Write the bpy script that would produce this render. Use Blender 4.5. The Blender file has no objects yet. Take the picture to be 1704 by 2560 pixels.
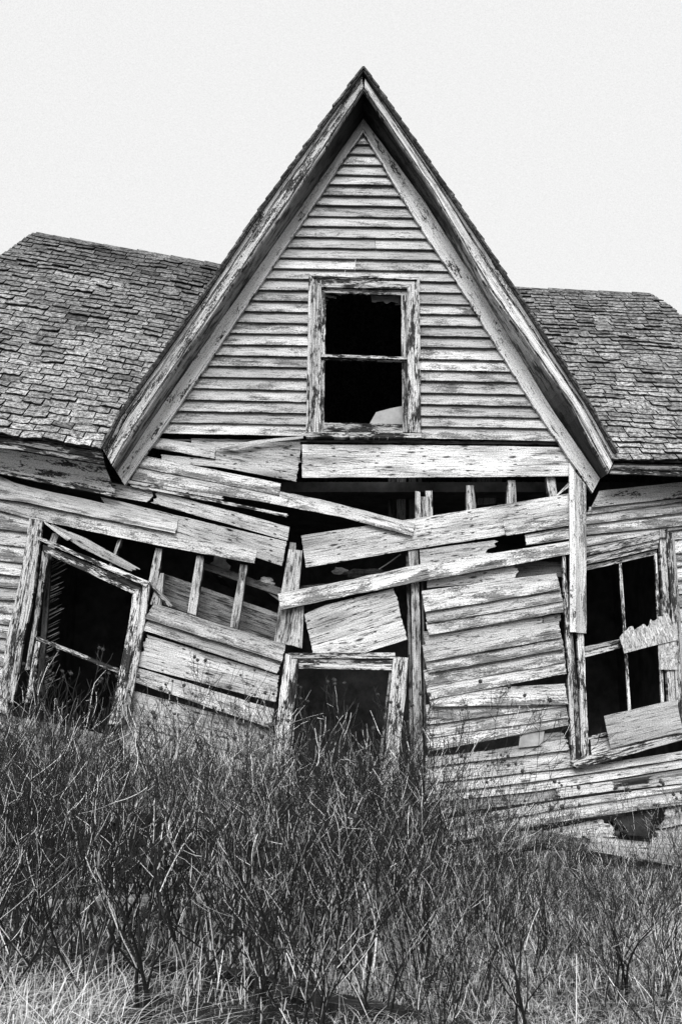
import bpy, bmesh, math, random
from mathutils import Vector, noise
rnd = random.Random(7)
sc = bpy.context.scene
col = sc.collection

# ------------------------------------------------------------------ camera
F = 35/36*2560
CAMZ = 1.4; PITCH = math.radians(12)
cd = bpy.data.cameras.new('camera'); cam = bpy.data.objects.new('camera', cd); col.objects.link(cam)
cam.location = (0, 0, CAMZ); cam.rotation_euler = (math.radians(90)+PITCH, 0, 0)
cd.sensor_fit = 'VERTICAL'; cd.sensor_height = 36; cd.sensor_width = 24; cd.lens = 35; cd.clip_end = 2000; cd.clip_start = .05
sc.camera = cam
# survey helper: measured photo point -> point on the vertical plane y = Y of the place
def unp(p, Y):
    dx = (p[0]-852)/F; dy = (1280-p[1])/F
    c, s = math.cos(PITCH), math.sin(PITCH)
    d = Vector((dx, c-dy*s, s+dy*c))
    k = Y/d.y
    return Vector((d.x*k, Y, CAMZ+d.z*k))
def proj(v):
    c, s = math.cos(PITCH), math.sin(PITCH)
    z = v[2]-CAMZ; dep = v[1]*c+z*s; up = -v[1]*s+z*c
    return (852+F*v[0]/dep, 1280-F*up/dep)
def Z(ox, oy, k):
    return lambda *q: [(ox+q[i]/k, oy+q[i+1]/k) for i in range(0, len(q), 2)]
L = Z(0, 1050, 1.84); R = Z(852, 1050, 1.84); C = Z(600, 1050, 2.613); W = Z(720, 650, 4.126)
G = Z(852, 1700, 1.84); K = Z(0, 1700, 1.84); S = Z(0, 0, 1); RU = Z(852, 550, 1.84); LU = Z(0, 550, 1.84)

# ------------------------------------------------------------------ materials
class NT:
    def __init__(s, name):
        s.m = bpy.data.materials.new(name); s.m.use_nodes = True
        s.t = s.m.node_tree; s.n = s.t.nodes; s.l = s.t.links
        s.b = s.n['Principled BSDF']; s.b.inputs['Roughness'].default_value = .85
        s.b.inputs['Specular IOR Level'].default_value = .25
    def new(s, k, **kw):
        o = s.n.new(k)
        for a, v in kw.items(): setattr(o, a, v)
        return o
    def put(s, i, v):
        if hasattr(v, 'links') or isinstance(v, bpy.types.NodeSocket): s.l.new(v, i)
        else: i.default_value = v
    def math(s, op, a, b=0, c=0, clamp=False):
        o = s.new('ShaderNodeMath', operation=op, use_clamp=clamp)
        s.put(o.inputs[0], a); s.put(o.inputs[1], b)
        if op in ('MULTIPLY_ADD', 'SMOOTHSTEP', 'COMPARE'): s.put(o.inputs[2], c)
        return o.outputs[0]
    def rng(s, v, a, b, c=0., d=1.):
        o = s.new('ShaderNodeMapRange'); s.put(o.inputs[0], v)
        for i, q in enumerate((a, b, c, d)): s.put(o.inputs[1+i], q)
        return o.outputs[0]
    def uv(s, name='UVMap'):
        o = s.new('ShaderNodeUVMap'); o.uv_map = name; return o.outputs[0]
    def obj(s): return s.new('ShaderNodeTexCoord').outputs['Object']
    def sc(s, v, x, y, z=1):
        o = s.new('ShaderNodeVectorMath', operation='MULTIPLY'); s.put(o.inputs[0], v); o.inputs[1].default_value = (x, y, z)
        return o.outputs[0]
    def noise(s, v, detail=4, rough=.6, dist=0, scale=1):
        o = s.new('ShaderNodeTexNoise'); s.put(o.inputs['Vector'], v); o.inputs['Scale'].default_value = scale
        o.inputs['Detail'].default_value = detail; o.inputs['Roughness'].default_value = rough; o.inputs['Distortion'].default_value = dist
        return o.outputs[0]
    def mix(s, f, a, b):
        o = s.new('ShaderNodeMix', data_type='FLOAT'); s.put(o.inputs[0], f); s.put(o.inputs[2], a); s.put(o.inputs[3], b)
        return o.outputs[0]
    def tone(s):
        o = s.new('ShaderNodeAttribute'); o.attribute_name = 'tone'; return o.outputs['Fac']
    def out(s, v, bump=None, strength=.4, dist=.004):
        cc = s.new('ShaderNodeCombineColor')
        for i in range(3): s.put(cc.inputs[i], v)
        s.l.new(cc.outputs[0], s.b.inputs['Base Color'])
        if bump is not None:
            o = s.new('ShaderNodeBump'); s.put(o.inputs['Height'], bump); o.inputs['Strength'].default_value = strength
            o.inputs['Distance'].default_value = dist; s.l.new(o.outputs[0], s.b.inputs['Normal'])
        return s.m

def wood(name, paint=.8, bare=.3, peel=.56, soft=.02, low=.05, nails=0., crack=.012, grain=.35, gain=1., streak=(20, 110), lap_shade_dirt=.0):
    """peeling paint over weathered wood; uv in metres, u along the grain"""
    t = NT(name); uv = t.uv(); nv = t.new('ShaderNodeSeparateXYZ'); t.l.new(t.uv('norm'), nv.inputs[0])
    fl = t.noise(t.sc(uv, streak[0], streak[1]), 5, .7)
    pa = t.noise(t.sc(uv, 3.2, 11), 3, .6)
    val = t.math('MULTIPLY_ADD', pa, .75, t.math('MULTIPLY', fl, .6))
    val = t.math('ADD', val, t.math('MULTIPLY', t.math('SUBTRACT', nv.outputs[1], .5), low))
    pb = t.noise(t.sc(uv, .13, .13), 0, .5)
    val = t.math('SUBTRACT', val, .175)
    val = t.math('ADD', val, t.math('MULTIPLY', t.math('SUBTRACT', pb, .5), .22))
    mask = t.rng(val, peel-soft, peel+soft)
    gr = t.noise(t.sc(uv, 5, 150), 4, .6, .2)
    gr2 = t.noise(t.sc(uv, 85, 130), 2, .75)
    wv = t.mix(t.rng(gr, .35, .62), bare*.25, bare*1.25)
    pt = t.noise(t.sc(uv, 1.3, 5), 3, .55)
    pv = t.math('MULTIPLY', paint, t.rng(pt, .3, .7, 1-grain*.9, 1.05))
    pv = t.math('MULTIPLY', pv, t.rng(gr, .3, .65, 1-grain, 1.05))
    pb2 = t.noise(t.sc(uv, .21, .17), 0, .5)
    pv = t.math('MULTIPLY', pv, t.rng(pb2, .3, .7, .72, 1.12))
    v = t.mix(mask, pv, wv)
    ck = t.noise(t.sc(uv, 1.6, 34), 4, .55, .4)
    ck = t.math('ABSOLUTE', t.math('SUBTRACT', ck, .5))
    cm = t.rng(ck, crack*.4, crack, .12, 1)
    v = t.math('MULTIPLY', v, cm)
    if nails:
        su = t.new('ShaderNodeSeparateXYZ'); t.l.new(uv, su.inputs[0])
        wob = t.noise(t.sc(uv, 2.3, 7), 1, .5)
        fu = t.math('FRACT', t.math('MULTIPLY_ADD', wob, .35, t.math('MULTIPLY', su.outputs[0], 2.4)))
        fu = t.math('MULTIPLY', t.math('SUBTRACT', fu, .5), .42/.013)
        fv = t.math('FRACT', t.math('MULTIPLY_ADD', wob, .5, t.math('MULTIPLY', su.outputs[1], 15)))
        fv = t.math('MULTIPLY', t.math('SUBTRACT', fv, .5), .067/.0045)
        dd = t.math('SQRT', t.math('ADD', t.math('MULTIPLY', fu, fu), t.math('MULTIPLY', fv, fv)))
        dd = t.math('ADD', dd, t.math('MULTIPLY', t.math('SUBTRACT', fl, .5), 3))
        v = t.math('MULTIPLY', v, t.rng(dd, .8, 1.8, .08, 1))
        vo = t.new('ShaderNodeTexVoronoi', feature='F1', voronoi_dimensions='2D'); t.put(vo.inputs['Vector'], t.sc(uv, 1.5, 6)); vo.inputs['Scale'].default_value = 1
        v = t.math('MULTIPLY', v, t.rng(t.math('ADD', vo.outputs['Distance'], t.math('MULTIPLY', t.math('SUBTRACT', fl, .5), .15)), .03, .08, .12, 1))
        vo2 = t.new('ShaderNodeTexVoronoi', feature='F1', voronoi_dimensions='2D'); t.put(vo2.inputs['Vector'], t.sc(uv, 1.1, 6)); vo2.inputs['Scale'].default_value = 1
        st = t.rng(vo2.outputs['Distance'], .05, .3, .55, 1)
        v = t.math('MULTIPLY', v, st)
    v = t.math('MULTIPLY', v, t.rng(gr2, .32, .68, .5, 1.4))
    if lap_shade_dirt:
        v = t.math('MULTIPLY', v, t.rng(t.math('ADD', nv.outputs[1], t.math('MULTIPLY', t.math('SUBTRACT', pa, .5), 1.2)), 0, .5, 1-lap_shade_dirt, 1))  # top edge darkened: shade under the overlap, with dirt, painted into the colour
    v = t.math('MULTIPLY', v, t.tone()); v = t.math('MULTIPLY', v, gain, clamp=True)
    h = t.math('MULTIPLY_ADD', mask, -.6, t.math('MULTIPLY', gr, .5)); h = t.math('MULTIPLY_ADD', cm, .6, h)
    return t.out(v, h, .55, .004)

M = {}
M['clap'] = wood('peeling_clapboard', .95, .24, .535, .035, .17, 0, .016, .42, streak=(44, 125), lap_shade_dirt=.3)
M['gable'] = wood('gable_clapboard', .94, .22, .588, .04, .06, 0, .011, .42, streak=(48, 100), lap_shade_dirt=.42)
M['sheath'] = wood('bare_sheathing', .90, .3, .66, .06, 0, .15, .016, .5, streak=(7, 90))
M['frame'] = wood('cracked_frame_paint', .92, .05, .525, .015, 0, 0, .03, .3, streak=(18, 110))
M['rake'] = wood('rake_paint', .98, .08, .585, .015, .05, 0, .007, .22, streak=(30, 62))
M['barge'] = wood('bargeboard_paint', .9, .06, .575, .02, 0, 0, .02, .35, streak=(46, 75))
M['soffit'] = wood('soffit_paint', .5, .05, .54, .04, 0, 0, .006, .35, streak=(10, 50))
M['stud'] = wood('old_stud', .78, .12, .57, .05, 0, .12, .025, .4, streak=(9, 80))
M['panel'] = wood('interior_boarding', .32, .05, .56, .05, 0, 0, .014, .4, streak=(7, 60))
M['ply'] = wood('plywood', .72, .4, .7, .05, 0, 0, .014, .4, streak=(10, 60))
M['beam'] = wood('rotten_timber', .16, .04, .5, .06, 0, 0, .03, .5, streak=(5, 80))
M['pale'] = wood('pale_fallen_board', .85, .3, .6, .05, 0, .12, .014, .35, streak=(8, 70))

def osb():
    t = NT('strand_board'); uv = t.uv()
    vo = t.new('ShaderNodeTexVoronoi', feature='F1', voronoi_dimensions='2D'); t.put(vo.inputs['Vector'], t.sc(uv, 70, 28)); vo.inputs['Scale'].default_value = 1
    a = t.rng(t.noise(t.sc(vo.outputs['Color'], 3, 3, 3), 1), .3, .7, .2, .75)
    b = t.rng(t.noise(t.sc(uv, 90, 60), 3), .38, .5, .35, 1.05)
    return t.out(t.math('MULTIPLY', a, b), a, .3)
M['osb'] = osb()
def shingle_mat():
    t = NT('asphalt_shingle'); o = t.obj()
    a = t.noise(o, 4, .7, 0, 95); b = t.noise(o, 4, .65, 0, 5); c = t.noise(o, 5, .7, 0, 26)
    v = t.math('MULTIPLY', t.rng(a, .36, .64, .2, 1.8), t.rng(b, .32, .66, .55, 1.35))
    v = t.math('MULTIPLY', v, t.rng(c, .42, .55, .3, 1.25))
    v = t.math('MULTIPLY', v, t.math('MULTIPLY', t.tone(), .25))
    return t.out(v, a, .6, .004)
M['shingle'] = shingle_mat()
def plain(name, v, sc1=20, amp=.5, rough=.9):
    t = NT(name); a = t.noise(t.obj(), 5, .7, 0, sc1)
    t.b.inputs['Roughness'].default_value = rough
    return t.out(t.math('MULTIPLY', v, t.rng(a, .3, .7, 1-amp, 1+amp)), a, .4)
M['dark'] = plain('dark_interior', .085, 4, .6)  # low base tone with coarse noise for the inner walls, floor and ceiling
M['hole_dark'] = plain('dark_hole_shade', .04, 30)  # near-black colour standing in for the shade inside wall holes
M['plaster'] = plain('old_plaster_rubble', .13, 22, .9)
M['paper'] = plain('crumpled_paper', .55, 14, .3)
M['card'] = plain('cardboard', .36, 9, .3)
M['hip'] = plain('dried_rose_hip', .045, 90, .6, .5)
M['stone'] = plain('pale_stone', .55, 12, .5)
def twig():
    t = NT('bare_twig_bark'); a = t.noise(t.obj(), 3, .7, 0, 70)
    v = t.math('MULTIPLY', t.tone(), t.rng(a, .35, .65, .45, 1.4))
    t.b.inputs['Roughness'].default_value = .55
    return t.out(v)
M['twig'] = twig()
def grass():
    t = NT('dry_straw'); 
    return t.out(t.tone())
M['grass'] = grass()
def soil():
    t = NT('thatch_ground'); o = t.obj()
    a = t.noise(o, 6, .8, 0, 40); b = t.noise(o, 4, .6, 0, 1.6); c = t.noise(t.sc(o, 1, 6, 1), 5, .8, .5, 22)
    v = t.math('MULTIPLY', t.rng(a, .38, .62, .008, .09), t.rng(b, .35, .65, .3, 1.3))
    v = t.math('ADD', v, t.rng(c, .56, .62, 0, .22))
    return t.out(v, a, 1., .03)
M['soil'] = soil()

# ------------------------------------------------------------------ mesh builder
class MB:
    def __init__(s): s.v = []; s.f = []; s.uv = []; s.nm = []; s.tone = []
    def face(s, idx, uvs, nms, tone):
        s.f.append(idx); s.uv += uvs; s.nm += nms; s.tone += [tone]*len(idx)
    def quadface(s, pts, tone=1., sc=1.):
        b = len(s.v); s.v += [Vector(p) for p in pts]
        a = Vector(pts[1])-Vector(pts[0]); l = a.length or 1; h = (Vector(pts[-1])-Vector(pts[0])).length
        uv = [(0, 0), (l, 0), (l, h), (0, h)][:len(pts)]
        o = (rnd.uniform(0, 50), rnd.uniform(0, 50))
        s.face(tuple(range(b, b+len(pts))), [(u+o[0], w+o[1]) for u, w in uv], [(0, 0), (1, 0), (1, 1), (0, 1)][:len(pts)], tone)
    def board(s, A, B, t=.02, m=4, seg=.12, rag=.0018, jag=(0, 0), tone=1., warp=.003, dirn=(0, 1, 0), side=.75, tonef=None):
        def plen(P): return sum((P[i+1]-P[i]).length for i in range(len(P)-1))
        def at(P, f):
            tot = plen(P); d = f*tot
            for i in range(len(P)-1):
                q = (P[i+1]-P[i]).length
                if d <= q or i == len(P)-2: return P[i].lerp(P[i+1], d/q if q else 0)
                d -= q
        ln = max(plen(A), plen(B)); n = max(2, min(60, int(ln/seg)+1))
        if jag[0] or jag[1]: m = max(m, 9)
        wid = ((B[0]-A[0]).length+(B[-1]-A[-1]).length)/2
        off = (rnd.uniform(0, 60), rnd.uniform(0, 60)); sd = rnd.uniform(0, 99); D = Vector(dirn).normalized()
        b = len(s.v); row = n+1
        P, U = [], []
        ja = [rnd.random()*jag[0] for _ in range(m+1)]; jb = [rnd.random()*jag[1] for _ in range(m+1)]
        for j in range(m+1):
            w = j/m
            for i in range(n+1):
                f = i/n
                a = at(A, f); c = at(B, f); p = a.lerp(c, w)
                across = (c-a).normalized(); al = (at(A, min(1, f+.01))-at(A, max(0, f-.01))).normalized()
                if j in (0, m): p = p+across*noise.noise(Vector((f*ln*9, sd, j)))*rag*2.2
                p = p+D*(noise.noise(Vector((f*ln*1.3, w*1.2, sd)))*warp*2)
                u = f*ln
                if i == 0: p = p+al*(ja[j]+rnd.uniform(0, .002)); u += ja[j]
                if i == n: p = p-al*(jb[j]+rnd.uniform(0, .002)); u -= jb[j]
                P.append(p); U.append(((u+off[0], w*wid+off[1]), (f, w)))
        N = len(P)
        s.v += P; s.v += [p+D*t for p in P]
        def q(ids, tn=1.):
            s.face(tuple(b+k for k in ids), [U[k % N][0] for k in ids], [U[k % N][1] for k in ids], tone*tn*(tonef(U[ids[0] % N][1][0], U[ids[0] % N][1][1]) if tonef else 1))
        for j in range(m):
            for i in range(n):
                a = j*row+i
                q((a, a+row, a+row+1, a+1)); q((a+N, a+1+N, a+row+1+N, a+row+N), side)
        for i in range(n):
            q((i, i+1, i+1+N, i+N), side); k = m*row+i; q((k+1, k, k+N, k+1+N), side*.8)
        for j in range(m):
            a = j*row; q((a+row, a, a+N, a+row+N), side); k = j*row+n; q((k, k+row, k+row+N, k+N), side)
    def tube(s, pts, rad, tone=1., k=3, lit_stripe=None):
        b = len(s.v); sj = rnd.randrange(k); n = len(pts)
        for i, p in enumerate(pts):
            d = (pts[min(n-1, i+1)]-pts[max(0, i-1)]).normalized()
            a = d.orthogonal().normalized(); c = d.cross(a)
            r = rad[i] if isinstance(rad, list) else rad
            for j in range(k):
                an = 2*math.pi*j/k; s.v.append(p+(a*math.cos(an)+c*math.sin(an))*r)
        for i in range(n-1):
            for j in range(k):
                j2 = (j+1) % k
                s.face((b+i*k+j, b+i*k+j2, b+(i+1)*k+j2, b+(i+1)*k+j), [(0, 0)]*4, [(0, 0)]*4, lit_stripe if lit_stripe and j == sj else tone)  # one face may carry a painted sunlit side
    def build(s, name, mat, parent=None, fix=True, smooth=False):
        me = bpy.data.meshes.new(name); me.from_pydata([tuple(v) for v in s.v], [], s.f)
        for nm, dat in (('UVMap', s.uv), ('norm', s.nm)):
            l = me.uv_layers.new(name=nm); l.data.foreach_set('uv', [c for p in dat for c in p])
        a = me.attributes.new('tone', 'FLOAT', 'CORNER'); a.data.foreach_set('value', s.tone)
        me.materials.append(mat)
        if smooth: me.polygons.foreach_set('use_smooth', [True]*len(me.polygons))
        me.update()
        o = bpy.data.objects.new(name, me); col.objects.link(o)
        if parent:
            o.parent = parent
            if parent.location.length: o.matrix_parent_inverse = parent.matrix_world.inverted()
        return o

def ext(P, a, b):
    P = list(P)
    if a: P = [P[0]+(P[0]-P[1]).normalized()*a]+P
    if b: P = P+[P[-1]+(P[-1]-P[-2]).normalized()*b]
    return P
def B(mb, A, Bq, Y=8.95, dy=(0, 0), e=(0, 0), **kw):
    j = rnd.uniform(-.0015, .0015)
    A3 = ext([unp(p, Y+dy[0]+j) for p in A], *e); B3 = ext([unp(p, Y+dy[1]+j) for p in Bq], *e)
    mb.board(A3, B3, **kw)
def part(name, mat, parent, A, Bq, **kw):
    mb = MB(); B(mb, A, Bq, **kw); return mb.build(name, mat, parent)
def thing(name, label, cat, loc=(0, 0, 0), group=None):
    o = bpy.data.objects.new(name, None); col.objects.link(o); o.location = loc; o.empty_display_size = .3
    o['label'] = label; o['category'] = cat
    if group: o['group'] = group
    return o
def tag(o, label, cat, group=None, kind=None):
    if label: o['label'] = label
    if cat: o['category'] = cat
    if group: o['group'] = group
    if kind: o['kind'] = kind
    return o
def gz(x, y): return .02+.014*max(0, min(5, y-4))+.03*noise.noise(Vector((x*.5, y*.5, 3)))

house = thing('abandoned_house', 'collapsing weathered clapboard house with a steep central gable', 'house')
bpy.context.view_layer.update()

# ------------------------------------------------------------------ gable siding
GLt, GLb = unp((907, 329), 8.96), unp((312, 1213), 8.96)
GRt, GRb = unp((907, 329), 8.96), unp((1480, 1232), 8.96)
def gx(z, a, b): return a.x+(b.x-a.x)*(a.z-z)/(a.z-b.z)
mb = MB(); zb = unp((907, 1093), 8.96).z; ztop = GLt.z
wl = unp((767, 900), 8.96).x+.04; wr = unp((1049, 900), 8.96).x-.04
wt = unp((900, 688), 8.96).z
k = 0
EX = .1125
while zb+k*EX < ztop-.02:
    z0 = zb+k*EX+rnd.uniform(-.004, .004); z1 = zb+k*EX+EX+.018
    sl = -.018+rnd.uniform(-.004, .004)
    xl0, xr0 = gx(z0, GLt, GLb)-.06, gx(z0, GRt, GRb)+.06
    xl1, xr1 = min(0, gx(z1, GLt, GLb)-.06), max(.0, gx(z1, GRt, GRb)+.06)
    if z1 > ztop: xl1, xr1 = .2-.01, .2+.01
    def span(ft, fb):
        (a0, b0), (a1, b1) = fb, ft
        # butt joint
        cuts = [0, 1]
        if b0-a0 > 1.6 and rnd.random() < .6: cuts = [0, rnd.uniform(.25, .75), 1]
        for c in range(len(cuts)-1):
            fa, fz = cuts[c], cuts[c+1]-(.0012 if c < len(cuts)-2 else 0)
            T = [Vector((a1+(b1-a1)*q, 8.985, z1+sl*(a1+(b1-a1)*q))) for q in (fa, (fa+fz)/2, fz)]
            Bo = [Vector((a0+(b0-a0)*q, 8.938, z0+sl*(a0+(b0-a0)*q))) for q in (fa, (fa+fz)/2, fz)]
            mb.board(T, Bo, t=.02, m=3, rag=.0028, warp=.003, tone=rnd.uniform(.85, 1.06), side=.5)
    if z0 > wt-.07: span((xl1, xr1), (xl0, xr0))
    else:
        span((xl1, wl), (xl0, wl)); span((wr, xr1), (wr, xr0))
    k += 1
mb.build('gable_siding', M['gable'], house)

# rakes --------------------------------------------------------------------
def lerpl(P, Q, f): return [(p[0]+(q[0]-p[0])*f, p[1]+(q[1]-p[1])*f) for p, q in zip(P, Q)]
rk = {}
rk['l'] = dict(O=[(903, 170), (648, 526), (478, 782), (296, 1040), (256, 1120)],
               I=[(908, 225), (686, 560), (532, 782), (354, 1045), (282, 1166)],
               Fz=[(908, 296), (712, 575), (566, 782), (388, 1040), (293, 1182)],
               Gz=[(907, 329), (757, 552), (604, 782), (434, 1036), (312, 1213)])
rk['r'] = dict(O=[(913, 170), (1112, 462), (1281, 716), (1472, 1010), (1541, 1134)],
               I=[(910, 225), (1084, 483), (1216, 716), (1425, 1010), (1519, 1184)],
               Fz=[(908, 296), (1058, 500), (1195, 716), (1370, 1010), (1499, 1196)],
               Gz=[(907, 329), (1020, 520), (1148, 716), (1330, 1010), (1480, 1232)])
def ramp(tab):
    def f(u, w=0):
        u = u+.04*noise.noise(Vector((u*9, w*3, 4)))+(w-.5)*.05
        for a, b_ in zip(tab, tab[1:]):
            if u <= b_[0]: return a[1]+(b_[1]-a[1])*max(0, (u-a[0])/(b_[0]-a[0]))
        return tab[-1][1]
    return f
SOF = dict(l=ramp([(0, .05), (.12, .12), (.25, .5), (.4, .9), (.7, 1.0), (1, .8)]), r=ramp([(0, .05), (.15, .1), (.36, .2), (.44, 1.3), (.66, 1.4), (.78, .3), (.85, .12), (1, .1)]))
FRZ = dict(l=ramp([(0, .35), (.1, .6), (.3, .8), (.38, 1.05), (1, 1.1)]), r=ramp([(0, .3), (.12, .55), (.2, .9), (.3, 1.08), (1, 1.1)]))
for sd, d in rk.items():
    O, I, Fz, Gz = d['O'], d['I'], d['Fz'], d['Gz']
    mb = MB(); kw = dict(seg=.1, m=3, warp=.004)
    for f0, f1, y0, y1 in ((.06, .36, 8.52, 8.545), (.365, .46, 8.565, 8.57), (.47, .86, 8.555, 8.552), (.87, 1.0, 8.575, 8.58)):
        B(mb, lerpl(O, I, f0), lerpl(O, I, f1), Y=y0, dy=(0, y1-y0), t=.05, rag=.006, tone=rnd.uniform(.85, 1.1), tonef=lambda u, w, q=rnd.uniform(0, 50): max(.35, min(1.15, .98+.8*noise.noise(Vector((u*7, w*2, q))))), **kw)
    mb.build('bargeboard', M['barge'], house)
    mb = MB()
    A3 = [unp(p, 8.60) for p in I]; B3 = [unp(p, 8.94) for p in Fz]
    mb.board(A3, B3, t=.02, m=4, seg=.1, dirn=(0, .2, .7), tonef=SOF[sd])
    mb.build('gable_soffit', M['soffit'], house)
    mb = MB()
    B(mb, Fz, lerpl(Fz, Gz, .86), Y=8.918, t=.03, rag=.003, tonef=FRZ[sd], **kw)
    B(mb, lerpl(Fz, Gz, .86), Gz, Y=8.905, t=.045, rag=.004, tone=.85, seg=.1, m=2)
    mb.build('frieze_board', M['rake'], house)
# little end cap closing the foot of each rake
for sd, px in (('l', [(256, 1118), (284, 1168), (312, 1213), (290, 1180)]), ('r', [(1541, 1130), (1520, 1186), (1480, 1232), (1499, 1196)])):
    d = rk[sd]; mb = MB()
    o, i, f, g = unp(d['O'][-1], 8.53), unp(d['I'][-1], 8.6), unp(d['Fz'][-1], 8.93), unp(d['Gz'][-1], 8.93)
    back = unp(d['O'][-1], 8.93)
    mb.quadface([o, i, f, back], .5); mb.build('rake_return', M['soffit'], house)

# ------------------------------------------------------------------ roofs
def roof(name, xl, xr, y0, y1, ze, zr, ny=36, wave=.02, tw=.215, parent=house, tonefn=None, mat='shingle', jit=1.):
    """S(x,t): shingled plane. xl, xr = functions of t; ze, zr = eave/ridge height functions of x"""
    def Sf(x, t):
        z = ze(x)*(1-t)+zr(x)*t
        return Vector((x, y0+(y1-y0)*t, z+wave*noise.noise(Vector((x*1.1, t*5, 2)))+wave*.5*noise.noise(Vector((x*4, t*18, 5)))))
    nrm = (Sf(0, 1)-Sf(0, 0)); nrm = Vector((0, -nrm.z, nrm.y)).normalized()
    if nrm.z < 0: nrm = -nrm
    mb = MB()
    for r in range(ny):
        t0, t1 = r/ny, (r+1.25)/ny
        a, b = xl(min(1, t0)), xr(min(1, t0))
        x = a-(tw/2 if r % 2 else 0)-rnd.uniform(0, .04)
        rowj = rnd.uniform(-.004, .004)
        while x < b:
            w = tw*rnd.uniform(.85, 1.12)
            xa, xb = max(x, a-.02), min(x+w-.012, b+.02)
            x += w
            if xb-xa < .03: continue
            lift = rnd.uniform(.010, .022)+(.013*jit if rnd.random() < .2 else 0)
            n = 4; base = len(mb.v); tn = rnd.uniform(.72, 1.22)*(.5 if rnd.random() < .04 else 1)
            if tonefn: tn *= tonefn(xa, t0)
            dj = rnd.uniform(-.035, .035)/ny*jit
            cl = [rnd.uniform(-.003, .004)*jit for _ in range(n+1)]
            for lv in range(3):
                for i in range(n+1):
                    xx = xa+(xb-xa)*i/n
                    tt = (t0+dj+cl[i]*.5, t0+.45/ny, t1)[lv]
                    tt += .12/ny*noise.noise(Vector((xx*3.2, r*.55, 7)))*jit; p = Sf(xx, max(-.01, min(1.0, tt)))+nrm*((lift+cl[i]+rowj, lift*.5+.004, .001)[lv])
                    mb.v.append(p)
            for i in range(n+1): mb.v.append(mb.v[base+i]-nrm*.016)
            q = n+1
            for lv in range(2):
                for i in range(n):
                    a_ = base+lv*q+i
                    mb.face((a_, a_+1, a_+1+q, a_+q), [(0, 0)]*4, [(0, 0)]*4, tn)
            for i in range(n):
                a_ = base+3*q+i
                mb.face((a_, a_+1, base+i+1, base+i), [(0, 0)]*4, [(0, 0)]*4, tn*.08)
    # deck under the shingles
    n = 10
    for r in range(n):
        for i in range(n):
            def pt(i, r):
                t = r/n; a, b = xl(t), xr(t); return Sf(a+(b-a)*i/n, t)-nrm*.012
            mb.quadface([pt(i, r), pt(i+1, r), pt(i+1, r+1), pt(i, r+1)], .03)
            mb.quadface([pt(i, r)-nrm*.03, pt(i, r+1)-nrm*.03, pt(i+1, r+1)-nrm*.03, pt(i+1, r)-nrm*.03], .12)
    return mb.build(name, M[mat], parent), Sf
def line(p, q): return lambda x: p.z+(q.z-p.z)*(x-p.x)/(q.x-p.x)
YE, YR = 8.54, 11.6
lE0, lE1 = unp((0, 1084), YE), unp((256, 1122), YE); lR0, lR1 = unp((92, 584), YR), unp((554, 664), YR)
rE0, rE1 = unp((1560, 1150), YE), unp((1704, 1155), YE); rR0, rR1 = unp((1281, 720), YR), unp((1620, 735), YR)
def hipline(R0, pxy, ze, zr, sgn):
    best = None
    for i in range(1, 200):
        t = 1-i/200*.6; 
        for jx in range(0, 160):
            x = R0.x+sgn*jx*.02
            p = (x, YE+(YR-YE)*t, ze(x)*(1-t)+zr(x)*t); u = proj(p)
            e = abs(u[0]-pxy[0])+abs(u[1]-pxy[1])
            if best is None or e < best[0]: best = (e, t, x)
    _, t, x = best; k = (x-R0.x)/(1-t)
    return lambda tt: R0.x+k*(1-tt)
lze, lzr, rze, rzr = line(lE0, lE1), line(lR0, lR1), line(rE0, rE1), line(rR0, rR1)
lhip = hipline(lR0, (0, 645), lze, lzr, -1); rhip = hipline(rR1, (1704, 793), rze, rzr, 1)
xv0 = unp((262, 1122), YE).x; xv1 = unp((1533, 1150), YE).x
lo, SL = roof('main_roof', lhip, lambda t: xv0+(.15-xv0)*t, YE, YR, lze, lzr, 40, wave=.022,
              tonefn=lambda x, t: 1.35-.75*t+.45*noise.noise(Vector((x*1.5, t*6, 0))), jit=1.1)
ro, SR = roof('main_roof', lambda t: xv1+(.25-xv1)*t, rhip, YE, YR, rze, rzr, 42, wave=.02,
              tonefn=lambda x, t: 1.3-.5*t+.15*noise.noise(Vector((x*2, t*7, 3))), jit=.9)
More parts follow.
